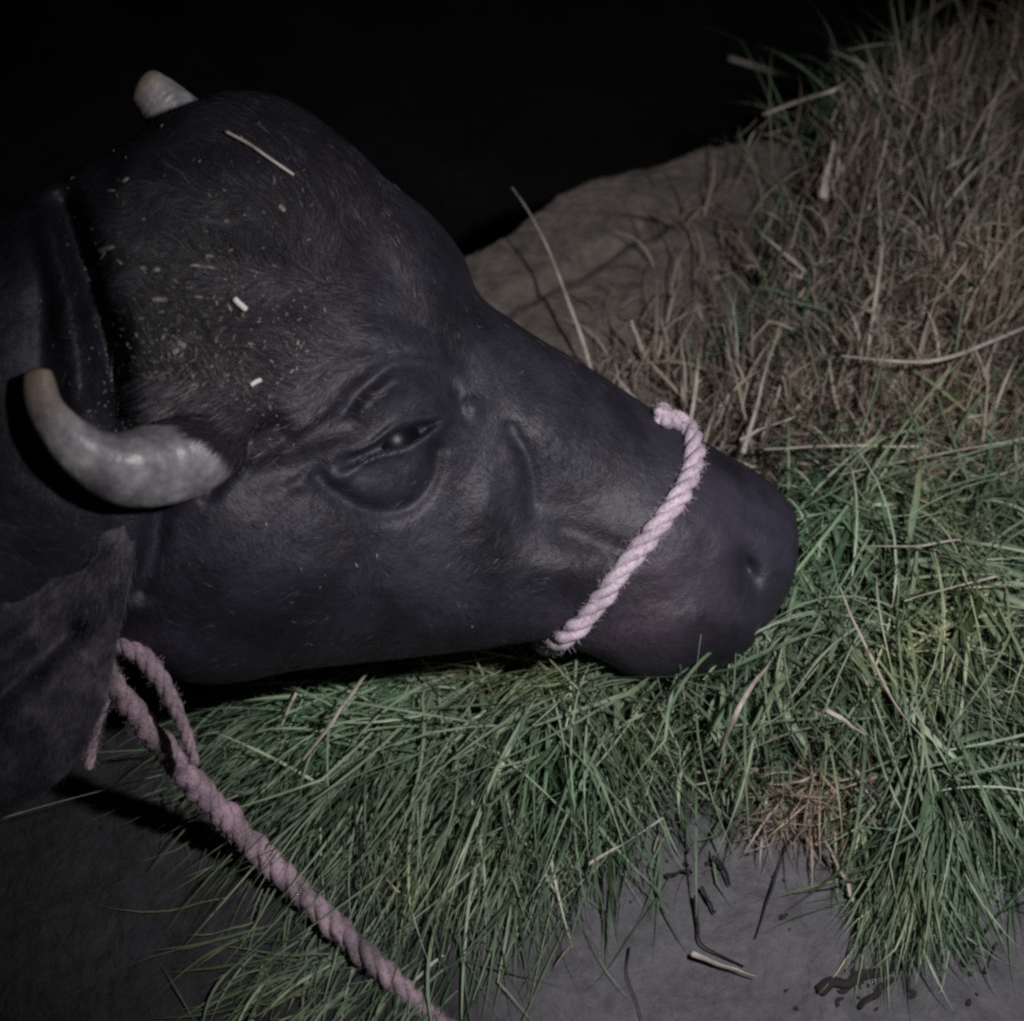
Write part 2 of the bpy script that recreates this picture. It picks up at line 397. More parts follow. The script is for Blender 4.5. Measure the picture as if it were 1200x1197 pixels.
# folded legs, part of the same body mesh
def limb(pts, seg=20, n=44):
    c, L_ = resample(pts, n); return tube_arrays(c[:, :3], c[:, 3], seg)
legs = [limb([(-1.05, 1.02, .40, .13), (-.98, .84, .22, .10), (-.80, .78, .09, .062), (-1.0, .74, .06, .04), (-1.22, .75, .05, .038), (-1.30, .75, .045, .045)]),
        limb([(-1.0, 1.42, .36, .13), (-.88, 1.52, .20, .10), (-.75, 1.55, .08, .062), (-.95, 1.60, .06, .04), (-1.15, 1.62, .05, .038), (-1.22, 1.62, .045, .045)]),
        limb([(-2.25, 1.60, .34, .2), (-2.0, 1.36, .22, .15), (-1.78, 1.24, .12, .08), (-2.0, 1.18, .07, .05), (-2.22, 1.22, .05, .042), (-2.32, 1.24, .045, .048)]),
        limb([(-2.4, 2.1, .34, .2), (-2.2, 2.28, .22, .15), (-2.0, 2.34, .12, .08), (-2.2, 2.4, .07, .05), (-2.4, 2.42, .05, .042), (-2.5, 2.43, .045, .048)])]
VA, FA = join([(VB, qb, tb)] + legs)

m_skin, nt, b = mat('buffalo_hide', (.03, .028, .036), .54, .46)
co = coords(nt); n1 = noise(nt, 14, 5, .6, co); n2 = noise(nt, 90, 5, .65, co); n3 = noise(nt, 520, 3, .6, co)
dust = N(nt, 'ShaderNodeAttribute', attribute_name='dust'); pink = N(nt, 'ShaderNodeAttribute', attribute_name='pale')
base = mixc(nt, ramp(nt, n1.outputs[0], [(.38, (0, 0, 0)), (.64, (1, 1, 1))]).outputs[0], (.0065, .006, .0105), (.027, .025, .040))
dfac = N(nt, 'ShaderNodeMath', operation='MULTIPLY'); nt.links.new(dust.outputs['Fac'], dfac.inputs[0])
nt.links.new(ramp(nt, n2.outputs[0], [(.38, (.25, .25, .25)), (.66, (1, 1, 1))]).outputs[0], dfac.inputs[1])
base = mixc(nt, dfac.outputs[0], base, (.016, .0135, .014))
base = mixc(nt, pink.outputs['Fac'], base, (.075, .052, .074))
base = mixc(nt, .55, base, ramp(nt, n2.outputs[0], [(.3, (.62, .62, .62)), (.7, (1.3, 1.3, 1.3))]).outputs[0], 'MULTIPLY')
nt.links.new(base, b.inputs['Base Color'])
p = bump(nt, b, n2.outputs[0], .35, .0035); bump(nt, b, n3.outputs[0], .55, .0009, p)
pxa, pya, _ = proj(VA)
dust_a = sm(1.25 - np.hypot((pxa - 270) / 190, (pya - 300) / 210)) * (len(VA) and 1)
pale_a = .55 * np.exp(-((pxa - 730) / 70) ** 2 - ((pya - 745) / 26) ** 2) + .35 * np.exp(-((pxa - 770) / 60) ** 2 - ((pya - 680) / 50) ** 2)
ROOTP = np.array([-1.3, 1.3, 0.0])
buf = empty('water_buffalo', ROOTP)
tag(buf, 'black water buffalo lying with dusty forehead and muzzle lowered into green fodder', 'water buffalo')
body = mesh_np('body', VA, FA, m_skin, buf, attrs={'dust': dust_a, 'pale': pale_a})
bvh = BVHTree.FromPolygons([Vector(v) for v in VA.tolist()], [f for F_ in FA for f in F_.tolist()])
def hit(pxv, pyv, lift=0.0):
    d = F + RT * ((pxv - 600) / 1200 * K) + UP * ((598.5 - pyv) / 1200 * K); d = d / np.linalg.norm(d)
    loc, nor, idx, dist = bvh.ray_cast(Vector(CAMP), Vector(d))
    if loc is None: return None, None
    nor = np.array(nor); nor = nor if nor @ d < 0 else -nor
    return np.array(loc) + nor * lift, nor

def sw(x, y):
    p_, _ = hit(x, y); return (D0 - (p_ - CAMP) @ F) / MPP
# median plane of the head for the far ear and eye
Lax = RT * 20 - UP * 369 - F * 338; Lax = Lax / np.linalg.norm(Lax)
med = np.array(S[np.argmin(abs(tq - 11)), 0:3])
def mirror(p): p = np.asarray(p); return p - 2 * ((p - med) @ Lax)[..., None] * Lax

# horns
m_horn, nt, b = mat('horn', (.2, .19, .19), .36, .55)
co = coords(nt); at = N(nt, 'ShaderNodeAttribute', attribute_name='along')
wv = N(nt, 'ShaderNodeMath', operation='MULTIPLY'); wv.inputs[1].default_value = 85; nt.links.new(at.outputs['Fac'], wv.inputs[0])
nn = noise(nt, 28, 5, .65, co); ad = N(nt, 'ShaderNodeMath', operation='MULTIPLY_ADD'); nt.links.new(nn.outputs[0], ad.inputs[0]); ad.inputs[1].default_value = 9; nt.links.new(wv.outputs[0], ad.inputs[2])
sn = N(nt, 'ShaderNodeMath', operation='SINE'); nt.links.new(ad.outputs[0], sn.inputs[0])
c = ramp(nt, nn.outputs[0], [(.36, (.13, .124, .14)), (.5, (.26, .25, .275)), (.62, (.46, .44, .46))]).outputs[0]
tipm = ramp(nt, at.outputs['Fac'], [(.80, (0, 0, 0)), (.97, (1, 1, 1))]).outputs[0]
c = mixc(nt, tipm, c, (.34, .27, .22)); n6 = noise(nt, 140, 4, .7, co)
c = mixc(nt, .6, c, ramp(nt, n6.outputs[0], [(.3, (.62, .62, .62)), (.7, (1.25, 1.25, 1.25))]).outputs[0], 'MULTIPLY')
nt.links.new(c, b.inputs['Base Color'])
p = bump(nt, b, sn.outputs[0], .05, .002); bump(nt, b, n6.outputs[0], .5, .0015, p)
def horn(pts, label):
    """pts rows: world x,y,z, radius"""
    c, L_ = resample(pts, 130); cc = c[:, :3]; r = c[:, 3]
    t = np.linspace(0, 1, 130); te = 1 - .45 * r[-1] / L_; te = min(te, .955); r = r * np.where(t > te, np.sqrt(np.clip(1 - ((t - te) / (1.04 - te)) ** 2, .05, 1)), 1)
    T, A, B = frames(cc); seg = 48; an = np.arange(seg) / seg * 2 * np.pi
    rr = r[:, None] * (1 + .05 * np.cos(3 * an + .4)[None] + .03 * vnoise(t[:, None] * 30, np.cos(an)[None] * 2 + 5, 1, 3) + .005 * np.sin(t * 70)[:, None] * (1 - t)[:, None])
    Vh = (cc[:, None] + rr[..., None] * (A[:, None] * np.cos(an)[None, :, None] + B[:, None] * np.sin(an)[None, :, None])).reshape(-1, 3)
    i = np.arange(129)[:, None]; j = np.arange(seg)[None]
    q = np.stack([i * seg + j, i * seg + (j + 1) % seg, (i + 1) * seg + (j + 1) % seg, (i + 1) * seg + j], -1).reshape(-1, 4)
    Vh = np.vstack([Vh, cc[-1] + T[-1] * r[-1] * .4]); k = np.arange(seg)
    tr = np.stack([np.full(seg, 130 * seg), 129 * seg + k, 129 * seg + (k + 1) % seg], 1)
    o = mesh_np('horn', Vh, [q, tr], m_horn, buf, attrs={'along': np.append(np.repeat(t, seg), 1)})
    o['label'] = label; return Vh, [q, tr]
def hp(rows):
    out = []
    for x, y, wv_, wd in rows:
        p_ = H(x, y, wv_); d_ = (p_ - CAMP) @ F
        out.append([*p_, wd * .5 * d_ * K / 1200])
    return out
bp, bn = hit(250, 520); bw = (D0 - (bp - CAMP) @ F) / MPP
tw_ = sw(46, 445)
near_horn = horn(hp([(315, 470, bw - 125, 30), (272, 502, bw - 44, 74), (228, 528, bw - 12, 98), (186, 543, bw + 12, 98), (144, 547, bw + 40, 88), (104, 533, bw + 56, 68), (73, 505, tw_ + 34, 53), (52, 474, tw_ + 30, 43), (45, 437, tw_ + 28, 38)]),
     'large grey horn nearest the camera, curling backwards to a worn pale tip')
fp, fn = hit(225, 160); fw = (D0 - (fp - CAMP) @ F) / MPP
horn(hp([(250, 178, fw - 175, 74), (222, 152, fw - 165, 72), (203, 133, fw - 155, 66), (186, 115, fw - 148, 57), (172, 101, fw - 143, 47), (165, 95, fw - 141, 42)]),
     'short pale horn tip standing up behind the far side of the forehead')

# eye
m_eye, nt, b = mat('eye', (.004, .0035, .005), .34, .10)
def eyeball(c, nrm, r, label=None):
    bm = bmesh.new(); bmesh.ops.create_uvsphere(bm, u_segments=40, v_segments=24, radius=r)
    for v in bm.verts: v.co.z *= .9
    me = bpy.data.meshes.new('eye'); rot = Vector(nrm).to_track_quat('Z', 'Y').to_matrix().to_4x4(); bm.transform(Matrix.Translation(Vector(c)) @ rot); bm.to_mesh(me); bm.free()
    me.polygons.foreach_set('use_smooth', np.ones(len(me.polygons), bool)); me.materials.append(m_eye)
    o = bpy.data.objects.new('eye', me); COL.objects.link(o); put(o, buf); return o
e0, en = hit(457, 519); toc = (CAMP - e0) / np.linalg.norm(CAMP - e0)
eyeball(e0 - toc * .0165, toc, .0215)
em = H(640, 440, -330.0); loc, nor, _, _ = bvh.find_nearest(Vector(em)); eyeball(np.array(loc) - np.array(nor) * .008, nor, .018)

# ears
m_ear, nt, b = mat('ear_hide', (.035, .031, .04), .62, .35)
co = coords(nt); mp = N(nt, 'ShaderNodeAttribute', attribute_name='across'); n1 = noise(nt, 40, 4, .6, co); n2 = noise(nt, 260, 4, .65, co)
c = mixc(nt, ramp(nt, n1.outputs[0], [(.35, (0, 0, 0)), (.65, (1, 1, 1))]).outputs[0], (.018, .017, .025), (.095, .089, .112))
c = mixc(nt, .6, c, ramp(nt, n2.outputs[0], [(.3, (.6, .6, .6)), (.7, (1.3, 1.3, 1.3))]).outputs[0], 'MULTIPLY')
nt.links.new(c, b.inputs['Base Color']); bump(nt, b, n2.outputs[0], .6, .002)
def ear(mir=False):
    ew = sw(120, 640)
    c_, _ = resample([(146, 596, sw(146, 596) - 6, 12), (124, 632, sw(124, 632) + 3, 40), (92, 678, sw(92, 678) + 7, 66), (62, 722, sw(64, 702) + 16, 86), (28, 785, sw(62, 702) + 26, 104), (-8, 866, ew + 14, 96), (-36, 926, ew + 4, 56), (-62, 962, ew - 6, 14)], 90)
    nu = 60; u_ = np.linspace(-1, 1, nu); t = np.linspace(0, 1, 90)[:, None]
    d = np.gradient(c_[:, :2], axis=0); d /= np.linalg.norm(d, axis=1)[:, None]; side = np.stack([-d[:, 1], d[:, 0]], 1)
    half = c_[:, 3][:, None]
    X_ = c_[:, 0][:, None] + side[:, 0][:, None] * u_[None] * half
    Y_ = c_[:, 1][:, None] + side[:, 1][:, None] * u_[None] * half
    # a rolled cup: rims rise, a deep fold runs down the middle
    fold = np.exp(-(seg_dist(X_, Y_, [(84, 738), (45, 776), (-30, 845)]) / 15) ** 2)
    Wd = c_[:, 2][:, None] + 16 * (u_[None] ** 2 - .4) * np.sin(np.pi * np.clip(t, 0, 1)) ** .7 - 34 * fold * sm(t * 4 - .6) \
        + 9 * np.exp(-(seg_dist(X_, Y_, [(100, 690), (55, 720), (0, 770)]) / 18) ** 2) - 16 * sm((np.abs(u_[None]) - .35) / .65) * (1 - sm(t * 2.4)) + 6 * vnoise(X_, Y_, .03, 41) + 2.5 * vnoise(X_, Y_, .09, 42)
    top = H(X_, Y_, Wd); bot = H(X_, Y_, Wd - 9 - 10 * (1 - u_[None] ** 2))
    Vv = np.concatenate([top, bot[:, ::-1]], 1)
    if mir: Vv = mirror(Vv)
    M_ = 2 * nu; i = np.arange(89)[:, None]; j = np.arange(M_)[None]
    q = np.stack([i * M_ + j, i * M_ + (j + 1) % M_, (i + 1) * M_ + (j + 1) % M_, (i + 1) * M_ + j], -1).reshape(-1, 4)
    cap = [np.arange(M_)[None, :], (89 * M_ + np.arange(M_))[None, :]]
    o = mesh_np('ear', Vv.reshape(-1, 3), [q] + cap, m_ear, buf, attrs={'across': np.tile(np.abs(np.concatenate([u_, u_[::-1]])), 90)})
    return o, top
ear0, ear_top = ear(); ear0['label'] = 'drooping near ear below the curled horn'
ear1, _ = ear(True)

# coat: short hairs over the head, longer on forehead, poll and ears
m_hair, nt, b = mat('coat_hair', (.05, .045, .05), .5, .3)
at = N(nt, 'ShaderNodeAttribute', attribute_name='tint')
nt.links.new(ramp(nt, at.outputs['Fac'], [(0, (.012, .011, .015)), (.55, (.024, .022, .031)), (.9, (.048, .044, .053)), (1, (.24, .225, .225))]).outputs[0], b.inputs['Base Color'])
dS = np.gradient(BV, axis=0); dR = np.gradient(BV, axis=1); nrm = np.cross(dR, dS); nrm /= np.linalg.norm(nrm, axis=2)[..., None] + 1e-12
flip = np.sign(((BV - S[:, None, 0:3]) * nrm).sum(2)); nrm *= flip[..., None]
alongv = dS / (np.linalg.norm(dS, axis=2)[..., None] + 1e-12)      # from muzzle towards the rump
def hairs(P0, Nn, Td, Ln, Wd, tint, lift=.35, curl=.25):
    n = len(P0); seg = 4
    rnd = rng.normal(0, 1, (n, 3)); Td = Td + rnd * curl; Td -= Nn * (Td * Nn).sum(1)[:, None]; Td /= np.linalg.norm(Td, axis=1)[:, None] + 1e-9
    lf = np.clip(rng.normal(lift, .15, n), .05, 1.2)[:, None]; pts = []
    for k in range(seg + 1):
        t = k / seg; pts.append(P0 + Ln[:, None] * (Td * (t * np.cos(lf * (1 - .5 * t))) + Nn * (t * np.sin(lf * (1 - .62 * t)))))
    C = np.stack(pts, 1); view = CAMP - P0; Sd = np.cross(Td, Nn + rnd * .4); Sd /= np.linalg.norm(Sd, axis=1)[:, None] + 1e-9
    t = np.linspace(0, 1, seg + 1); ww = Wd[:, None] * (1 - t * .85)[None] * .5
    Vv = np.stack([C - Sd[:, None] * ww[..., None], C + Sd[:, None] * ww[..., None]], 2).reshape(-1, 3)
    b_ = (np.arange(n) * (seg + 1) * 2)[:, None]; k2 = (np.arange(seg) * 2)[None]
    q = np.stack([b_ + k2, b_ + k2 + 1, b_ + k2 + 3, b_ + k2 + 2], -1).reshape(-1, 4)
    return Vv, q, np.repeat(tint, (seg + 1) * 2)
ok = (face > .25) & (tq[:, None] < 23) & (px > -60)
area = np.linalg.norm(np.cross(dR, dS), axis=2) * ok
wdist = sm(1.2 - np.hypot((px - 260) / 230, (py - 320) / 240))
prob = (area * (.45 + 1.5 * wdist)).ravel(); prob /= prob.sum()
idx = rng.choice(len(prob), 95000, p=prob)
ii, jx = idx // NR, idx % NR
P0 = BV[ii, jx] + dS[ii, jx] * rng.uniform(-.5, .5, (len(idx), 1)) + dR[ii, jx] * rng.uniform(-.5, .5, (len(idx), 1))
Nn = nrm[ii, jx]; wl = wdist[ii, jx]
hx, hy = px[ii, jx], py[ii, jx]
# keep the eye slit and the muzzle clear of hair
clear = (alm[ii, jx] < 1.4) | (rng.random(len(idx)) < sm((hx - 640) / 200))
keep = ~clear; P0, Nn, wl, hx, hy, ii, jx = P0[keep], Nn[keep], wl[keep], hx[keep], hy[keep], ii[keep], jx[keep]
swirl = vnoise(hx, hy, .02, 51) * 3
Td = alongv[ii, jx] * np.cos(swirl)[:, None] + np.cross(Nn, alongv[ii, jx]) * np.sin(swirl)[:, None]
tint = np.clip(rng.beta(1.6, 3.2, len(P0)) + .12 * (vnoise(hx, hy, .03, 52)), 0, .88)
pale = rng.random(len(P0)) < .004 + .07 * np.exp(-((hx - 225) / 60) ** 2 - ((hy - 445) / 40) ** 2) + .10 * np.exp(-((hx - 250) / 55) ** 2 - ((hy - 500) / 32) ** 2) + .05 * np.exp(-((hx - 390) / 35) ** 2 - ((hy - 478) / 16) ** 2)  # white hairs; the extra pale ones near the horn imitate the crown's sheen
tint[pale] = 1
Vh, qh, tn = hairs(P0, Nn, Td, rng.uniform(.004, .008, len(P0)) + .007 * wl, rng.uniform(.00014, .0003, len(P0)), tint * .85 + .15 * (tint > .99), lift=.16)
# ear hair
ei = rng.integers(8, 88, 9000); ej = rng.integers(0, 60, 9000)
eP = ear_top[ei, ej] + rng.normal(0, .0008, (9000, 3)); eT = (ear_top[np.minimum(ei + 1, 89), ej] - ear_top[ei, ej]); eT /= np.linalg.norm(eT, axis=1)[:, None]
Vh2, qh2, tn2 = hairs(eP, np.broadcast_to(-F, (9000, 3)), eT, rng.uniform(.004, .010, 9000), rng.uniform(.00015, .0003, 9000), np.clip(rng.beta(2, 3, 9000) + .25, 0, .92), lift=.2, curl=.3)
mesh_np('coat_hair', np.vstack([Vh, Vh2]), np.vstack([qh, qh2 + len(Vh)]), m_hair, buf, attrs={'tint': np.concatenate([tn, tn2])})['kind'] = 'stuff'

# pale bristles springing from the skull over the root of the near horn
n = 3200; u1 = rng.random(n); bx = 195 + 110 * u1 + rng.normal(0, 16, n); by = 462 + 50 * u1 ** 1.6 + rng.normal(0, 13, n); bp_, bn_, bt_ = [], [], []
for a_, b_ in zip(bx, by):
    q_, n_ = hit(a_, b_, 0); q2, _ = hit(a_ - 8, b_ + 4.5, 0)
    if q_ is None or q2 is None: continue
    bp_.append(q_); bn_.append(n_); d_ = q2 - q_; bt_.append(d_ / np.linalg.norm(d_))
bp_, bn_, bt_ = map(np.array, (bp_, bn_, bt_)); n = len(bp_); clump = .5 + vnoise(bp_[:, 0], bp_[:, 1], 110, 5)
Vh3, qh3, tn3 = hairs(bp_, bn_, bt_, rng.uniform(.008, .024, n), rng.uniform(.0003, .0008, n), np.clip(.5 + .7 * clump * rng.random(n), 0, 1), lift=.5, curl=.2)
mesh_np('horn_bristle', Vh3, qh3, m_hair, buf, attrs={'tint': tn3})['kind'] = 'stuff'

hb = BVHTree.FromPolygons([Vector(v) for v in near_horn[0].tolist()], [f for F_ in near_horn[1] for f in F_.tolist()])
bp_, bn_, bt_, wt_ = [], [], [], []
for _ in range(5000):
    a_ = rng.uniform(168, 292); lim = np.interp(a_, [168, 200, 235, 262, 292], [478, 488, 498, 512, 540]); b_ = lim - abs(rng.normal(0, 15)) + 4 + 10 * vnoise(np.array([a_]), np.array([1.]), .09, 3)[0]
    dv_ = F + RT * ((a_ - 600) / 1200 * K) + UP * ((598.5 - b_) / 1200 * K); dv_ /= np.linalg.norm(dv_)
    loc, nor, _, _ = hb.ray_cast(Vector(CAMP), Vector(dv_))
    if loc is None: continue
    nor = np.array(nor); nor = nor if nor @ dv_ < 0 else -nor; an_ = R(rng.normal(148, 14))
    bp_.append(np.array(loc)); bn_.append(nor); bt_.append(RT * math.cos(an_) - UP * math.sin(an_)); wt_.append(b_ / lim)
bp_, bn_, bt_ = map(np.array, (bp_, bn_, bt_)); n = len(bp_); clump = .5 + vnoise(bp_[:, 0], bp_[:, 1], 90, 6) + .5 * vnoise(bp_[:, 0], bp_[:, 1], 220, 7)
Vh4, qh4, tn4 = hairs(bp_, bn_, bt_, rng.uniform(.006, .016, n), rng.uniform(.0003, .0007, n), np.clip(.3 + .9 * clump * rng.random(n), 0, 1), lift=.12, curl=.12)
mesh_np('horn_bristle', Vh4, qh4, m_hair, buf, attrs={'tint': tn4})['kind'] = 'stuff'

# tail, off to the far left
c_, _ = resample([(-2.62, 2.05, .40, .035), (-2.74, 2.0, .25, .026), (-2.78, 1.85, .06, .02), (-2.70, 1.6, .03, .016), (-2.6, 1.5, .03, .022), (-2.52, 1.42, .02, .006)], 50)
mesh_np('tail', *(lambda a: (a[0], [a[1], a[2]]))(tube_arrays(c_[:, :3], c_[:, 3], 12)), m_skin, buf)

# ------------------------------------------------------------------ ropes
m_rope, nt, b = mat('pink_rope', (.5, .33, .42), .6, .4)
co = coords(nt); n1 = noise(nt, 30, 4, .6, co); n2 = noise(nt, 500, 3, .7, co)
c = mixc(nt, ramp(nt, n1.outputs[0], [(.3, (0, 0, 0)), (.7, (1, 1, 1))]).outputs[0], (.31, .26, .305), (.60, .49, .58))
c = mixc(nt, .7, c, ramp(nt, n2.outputs[0], [(.3, (.55, .55, .55)), (.7, (1.3, 1.3, 1.3))]).outputs[0], 'MULTIPLY')
nt.links.new(c, b.inputs['Base Color']); bump(nt, b, n2.outputs[0], .7, .001)
m_rope2, nt, b = mat('dusty_pink_rope', (.4, .27, .3), .75, .3)
co = coords(nt); n1 = noise(nt, 34, 4, .65, co); n2 = noise(nt, 420, 3, .7, co)
c = mixc(nt, ramp(nt, n1.outputs[0], [(.33, (0, 0, 0)), (.62, (1, 1, 1))]).outputs[0], (.13, .115, .125), (.42, .30, .365))
c = mixc(nt, .7, c, ramp(nt, n2.outputs[0], [(.3, (.5, .5, .5)), (.7, (1.35, 1.35, 1.35))]).outputs[0], 'MULTIPLY')
nt.links.new(c, b.inputs['Base Color']); bump(nt, b, n2.outputs[0], .8, .0015)
def rope(name, path, rad, pitch, m, strands=3, closed=False, rough=.12, fuzz=400):
    pts, L_ = resample(path, max(60, int(900)));
    if pts.shape[1] > 3: rad = pts[:, 3]; pts = pts[:, :3]
    n = len(pts)
    if closed: pts = pts[:-1]; n -= 1
    T, A, B = frames(pts, closed); s = np.linspace(0, L_, n)
    rad = np.broadcast_to(np.asarray(rad, float), (n,)); parts = []
    tw = round(L_ / pitch) / L_ if closed else 1 / pitch
    wob = 1 + rough * vnoise(s, s * 0, 90, 3) * 2
    for k in range(strands):
        a = 2 * np.pi * (s * tw + k / strands) + .5 * vnoise(s, s * 0 + k, 40, 7)
        c = pts + (A * np.cos(a)[:, None] + B * np.sin(a)[:, None]) * (rad * .47 * wob)[:, None]
        parts.append(tube_arrays(c, rad * .56 * (1 + rough * vnoise(s, s * 0 + k * 3, 160, 9)), 10, closed=closed))
    # loose fibres
    fi = rng.integers(0, n, fuzz)
    for f in fi:
        a = rng.uniform(0, 6.28); o_ = A[f] * math.cos(a) + B[f] * math.sin(a)
        p0 = pts[f] + o_ * rad[f] * .9; dv = T[f] * rng.normal(0, 1) + o_ * rng.uniform(.2, .9) + rng.normal(0, .4, 3); dv /= np.linalg.norm(dv)
        ln = rng.uniform(.002, .006); parts.append(tube_arrays(np.array([p0, p0 + dv * ln * .5, p0 + dv * ln + rng.normal(0, .0006, 3)]), .00012, 3, cap=False))
    V_, F_ = join(parts); return mesh_np(name, V_, F_, m)
# noseband: visible run lies on the hide, the rest goes round the muzzle
vis = [(772, 494), (797, 502), (810, 522), (808, 552), (792, 588), (766, 622), (738, 656), (708, 692), (684, 722), (660, 744), (640, 756)]
npts = []
RN = .0077
for (x, y) in vis:
    p_, n_ = hit(x, y, RN * .5)
    if p_ is None:
        p_ = H(x, y, -40)
    npts.append(p_)
npts = np.array(npts); cc_ = .5 * (npts[0] + npts[-1]) - (-F) * .0 + F * .01
a0, a1 = npts[-1] - cc_, npts[0] - cc_
for k in range(1, 9):
    t = k / 9; d = a0 * math.cos(math.pi * t) + F * np.linalg.norm(a0) * math.sin(math.pi * t)
    loc, nor, _, dist = bvh.ray_cast(Vector(cc_), Vector(d / np.linalg.norm(d)))
    q_ = np.array(loc) + d / np.linalg.norm(d) * RN * .8 if loc is not None else cc_ + d
    npts = np.vstack([npts, q_])
npts = np.vstack([npts, npts[:1]])
# the noseband's closed curve
ro = rope('noseband_rope', npts, RN, .047, m_rope, closed=False, rough=.3, fuzz=2200)
tag(ro, 'twisted pale pink rope noseband tied round the buffalo muzzle', 'rope')

def hw(x, y, wv_, wd):
    p_ = H(x, y, wv_); return [*p_, wd * .5 * ((p_ - CAMP) @ F) * K / 1200]
# lead rope from below the ear to the near ground
gz = G(620.0, 1300.0, .014); gz2 = G(760.0, 1420.0, .01); gz3 = G(1000.0, 1480.0, .01)
lead = [hw(112, 735, 200, 24), hw(128, 790, 205, 26), hw(160, 838, 165, 30), hw(215, 905, 85, 32), hw(290, 985, 15, 31), hw(372, 1065, 25, 30), hw(440, 1130, 56, 29), hw(505, 1190, 72, 28),
        [*gz, .0088], [*gz2, .0088], [*gz3, .0088]]
ro = rope('lead_rope', lead, .009, .045, m_rope2, rough=.5, fuzz=2600)
tag(ro, 'long dusty pink lead rope running from the neck down across the dark floor', 'rope')
# neck collar: a flattened loop of the old halter hanging below the throat
loop = [hw(110, 715, 190, 20), hw(136, 748, 205, 24), hw(165, 768, 205, 26), hw(190, 800, 198, 22), (208, 835, 190, 18), (220, 868, 178, 15), (228, 893, 160, 13)]
loop = [l if isinstance(l, list) else hw(*l) for l in loop]
ro = rope('neck_rope', loop, .006, .03, m_rope2, rough=.25, fuzz=500); tag(ro, 'frayed greyish pink rope loop hanging under the throat beside the ear', 'rope')
tailr = [hw(124, 800, 195, 20), hw(118, 830, 190, 17), hw(110, 862, 185, 15), hw(104, 900, 180, 13)]
ro = rope('rope_end', tailr, .004, .03, m_rope2, rough=.25, fuzz=200); tag(ro, 'short dim loose rope end hanging just below the ear', 'rope')

# ------------------------------------------------------------------ fodder
def blade_mat(name, stops, tr=.25, rough=.5):
    m, nt, b = mat(name, (.1, .1, .1), rough, .35)
    at = N(nt, 'ShaderNodeAttribute', attribute_name='tint'); n1 = noise(nt, 60, 3, .6, coords(nt))
    c = ramp(nt, at.outputs['Fac'], stops).outputs[0]
    c = mixc(nt, .5, c, ramp(nt, n1.outputs[0], [(.3, (.55, .55, .55)), (.7, (1.35, 1.35, 1.35))]).outputs[0], 'MULTIPLY')
    nh = noise(nt, 7, 3, .6, coords(nt)); c = mixc(nt, .8 if 'green' in name else .28, c, ramp(nt, nh.outputs[0], [(.35, (.78, 1.0, .86)), (.5, (1, 1, 1)), (.65, (1.28, 1.12, .86))]).outputs[0], 'MULTIPLY')
    nt.links.new(c, b.inputs['Base Color'])
    t = nt.nodes.new('ShaderNodeBsdfTranslucent'); nt.links.new(c, t.inputs[0]); ms = nt.nodes.new('ShaderNodeMixShader'); ms.inputs[0].default_value = tr
    out = nt.nodes['Material Output']; nt.links.new(b.outputs[0], ms.inputs[1]); nt.links.new(t.outputs[0], ms.inputs[2]); nt.links.new(ms.outputs[0], out.inputs[0])
    return m
m_green = blade_mat('green_grass', [(0, (.018, .028, .014)), (.3, (.066, .104, .062)), (.62, (.160, .225, .148)), (.86, (.34, .40, .29)), (1, (.60, .60, .49))])
m_dry = blade_mat('dry_grass', [(0, (.034, .027, .022)), (.3, (.130, .100, .083)), (.6, (.27, .220, .182)), (.88, (.38, .34, .29)), (1, (.54, .50, .44))], .15)
ANG = np.array([(260, 850, 168, 10), (330, 900, 150, 14), (420, 830, 152, 14), (420, 980, 128, 14), (470, 1080, 118, 14), (560, 880, 128, 24), (560, 1040, 112, 20), (640, 960, 108, 30), (660, 1090, 95, 20),
                (760, 880, 100, 50), (850, 840, 95, 60), (850, 930, 92, 45), (1080, 1000, 92, 18), (1090, 1080, 96, 12), (1150, 850, 85, 55), (1000, 820, 75, 55), (1000, 700, 50, 60), (1120, 650, 20, 70), (1180, 560, 0, 70), (700, 780, 100, 50),
                (950, 620, 70, 60), (800, 400, -80, 45), (900, 300, -85, 40), (1000, 150, -60, 50), (1100, 400, -80, 80), (1150, 200, -60, 60)], float)
def field(x, y):
    d2 = (x[:, None] - ANG[:, 0]) ** 2 + (y[:, None] - ANG[:, 1]) ** 2; w_ = 1 / (d2 + 900) ** 1.5; w_ /= w_.sum(1)[:, None]
    a = np.radians(ANG[:, 2]); c_ = (w_ * np.cos(a)).sum(1); s_ = (w_ * np.sin(a)).sum(1)
    return np.arctan2(s_, c_) + rng.normal(0, 1, len(x)) * np.radians((w_ * ANG[:, 3]).sum(1))
def heap(X_):
    px_, py_, _ = proj(X_)
    h = .050 * np.exp(-((px_ - 720) / 230) ** 2 - ((py_ - 840) / 80) ** 2) + .075 * np.exp(-((px_ - 1050) / 170) ** 2 - ((py_ - 720) / 160) ** 2) \
        + .05 * np.exp(-((px_ - 1090) / 60) ** 2 - ((py_ - 960) / 100) ** 2) + .07 * np.exp(-((px_ - 1080) / 190) ** 2 - ((py_ - 280) / 200) ** 2) + .03 * np.exp(-((px_ - 450) / 150) ** 2 - ((py_ - 860) / 90) ** 2) + .045 * np.exp(-((px_ - 850) / 110) ** 2 - ((py_ - 815) / 38) ** 2)
    h *= 1 + .7 * vnoise(X_[:, 0], X_[:, 1], 18, 61)
    return terrain(X_[:, 0], X_[:, 1]) + h
GREEN = [(235, 815), (420, 740), (640, 700), (900, 700), (930, 560), (1020, 545), (1260, 500), (1260, 980), (1150, 985), (1110, 980), (1050, 980), (1030, 900), (990, 850), (905, 840), (870, 865), (790, 870), (730, 885), (690, 925), (600, 930), (520, 900), (430, 870), (360, 840), (270, 840)]
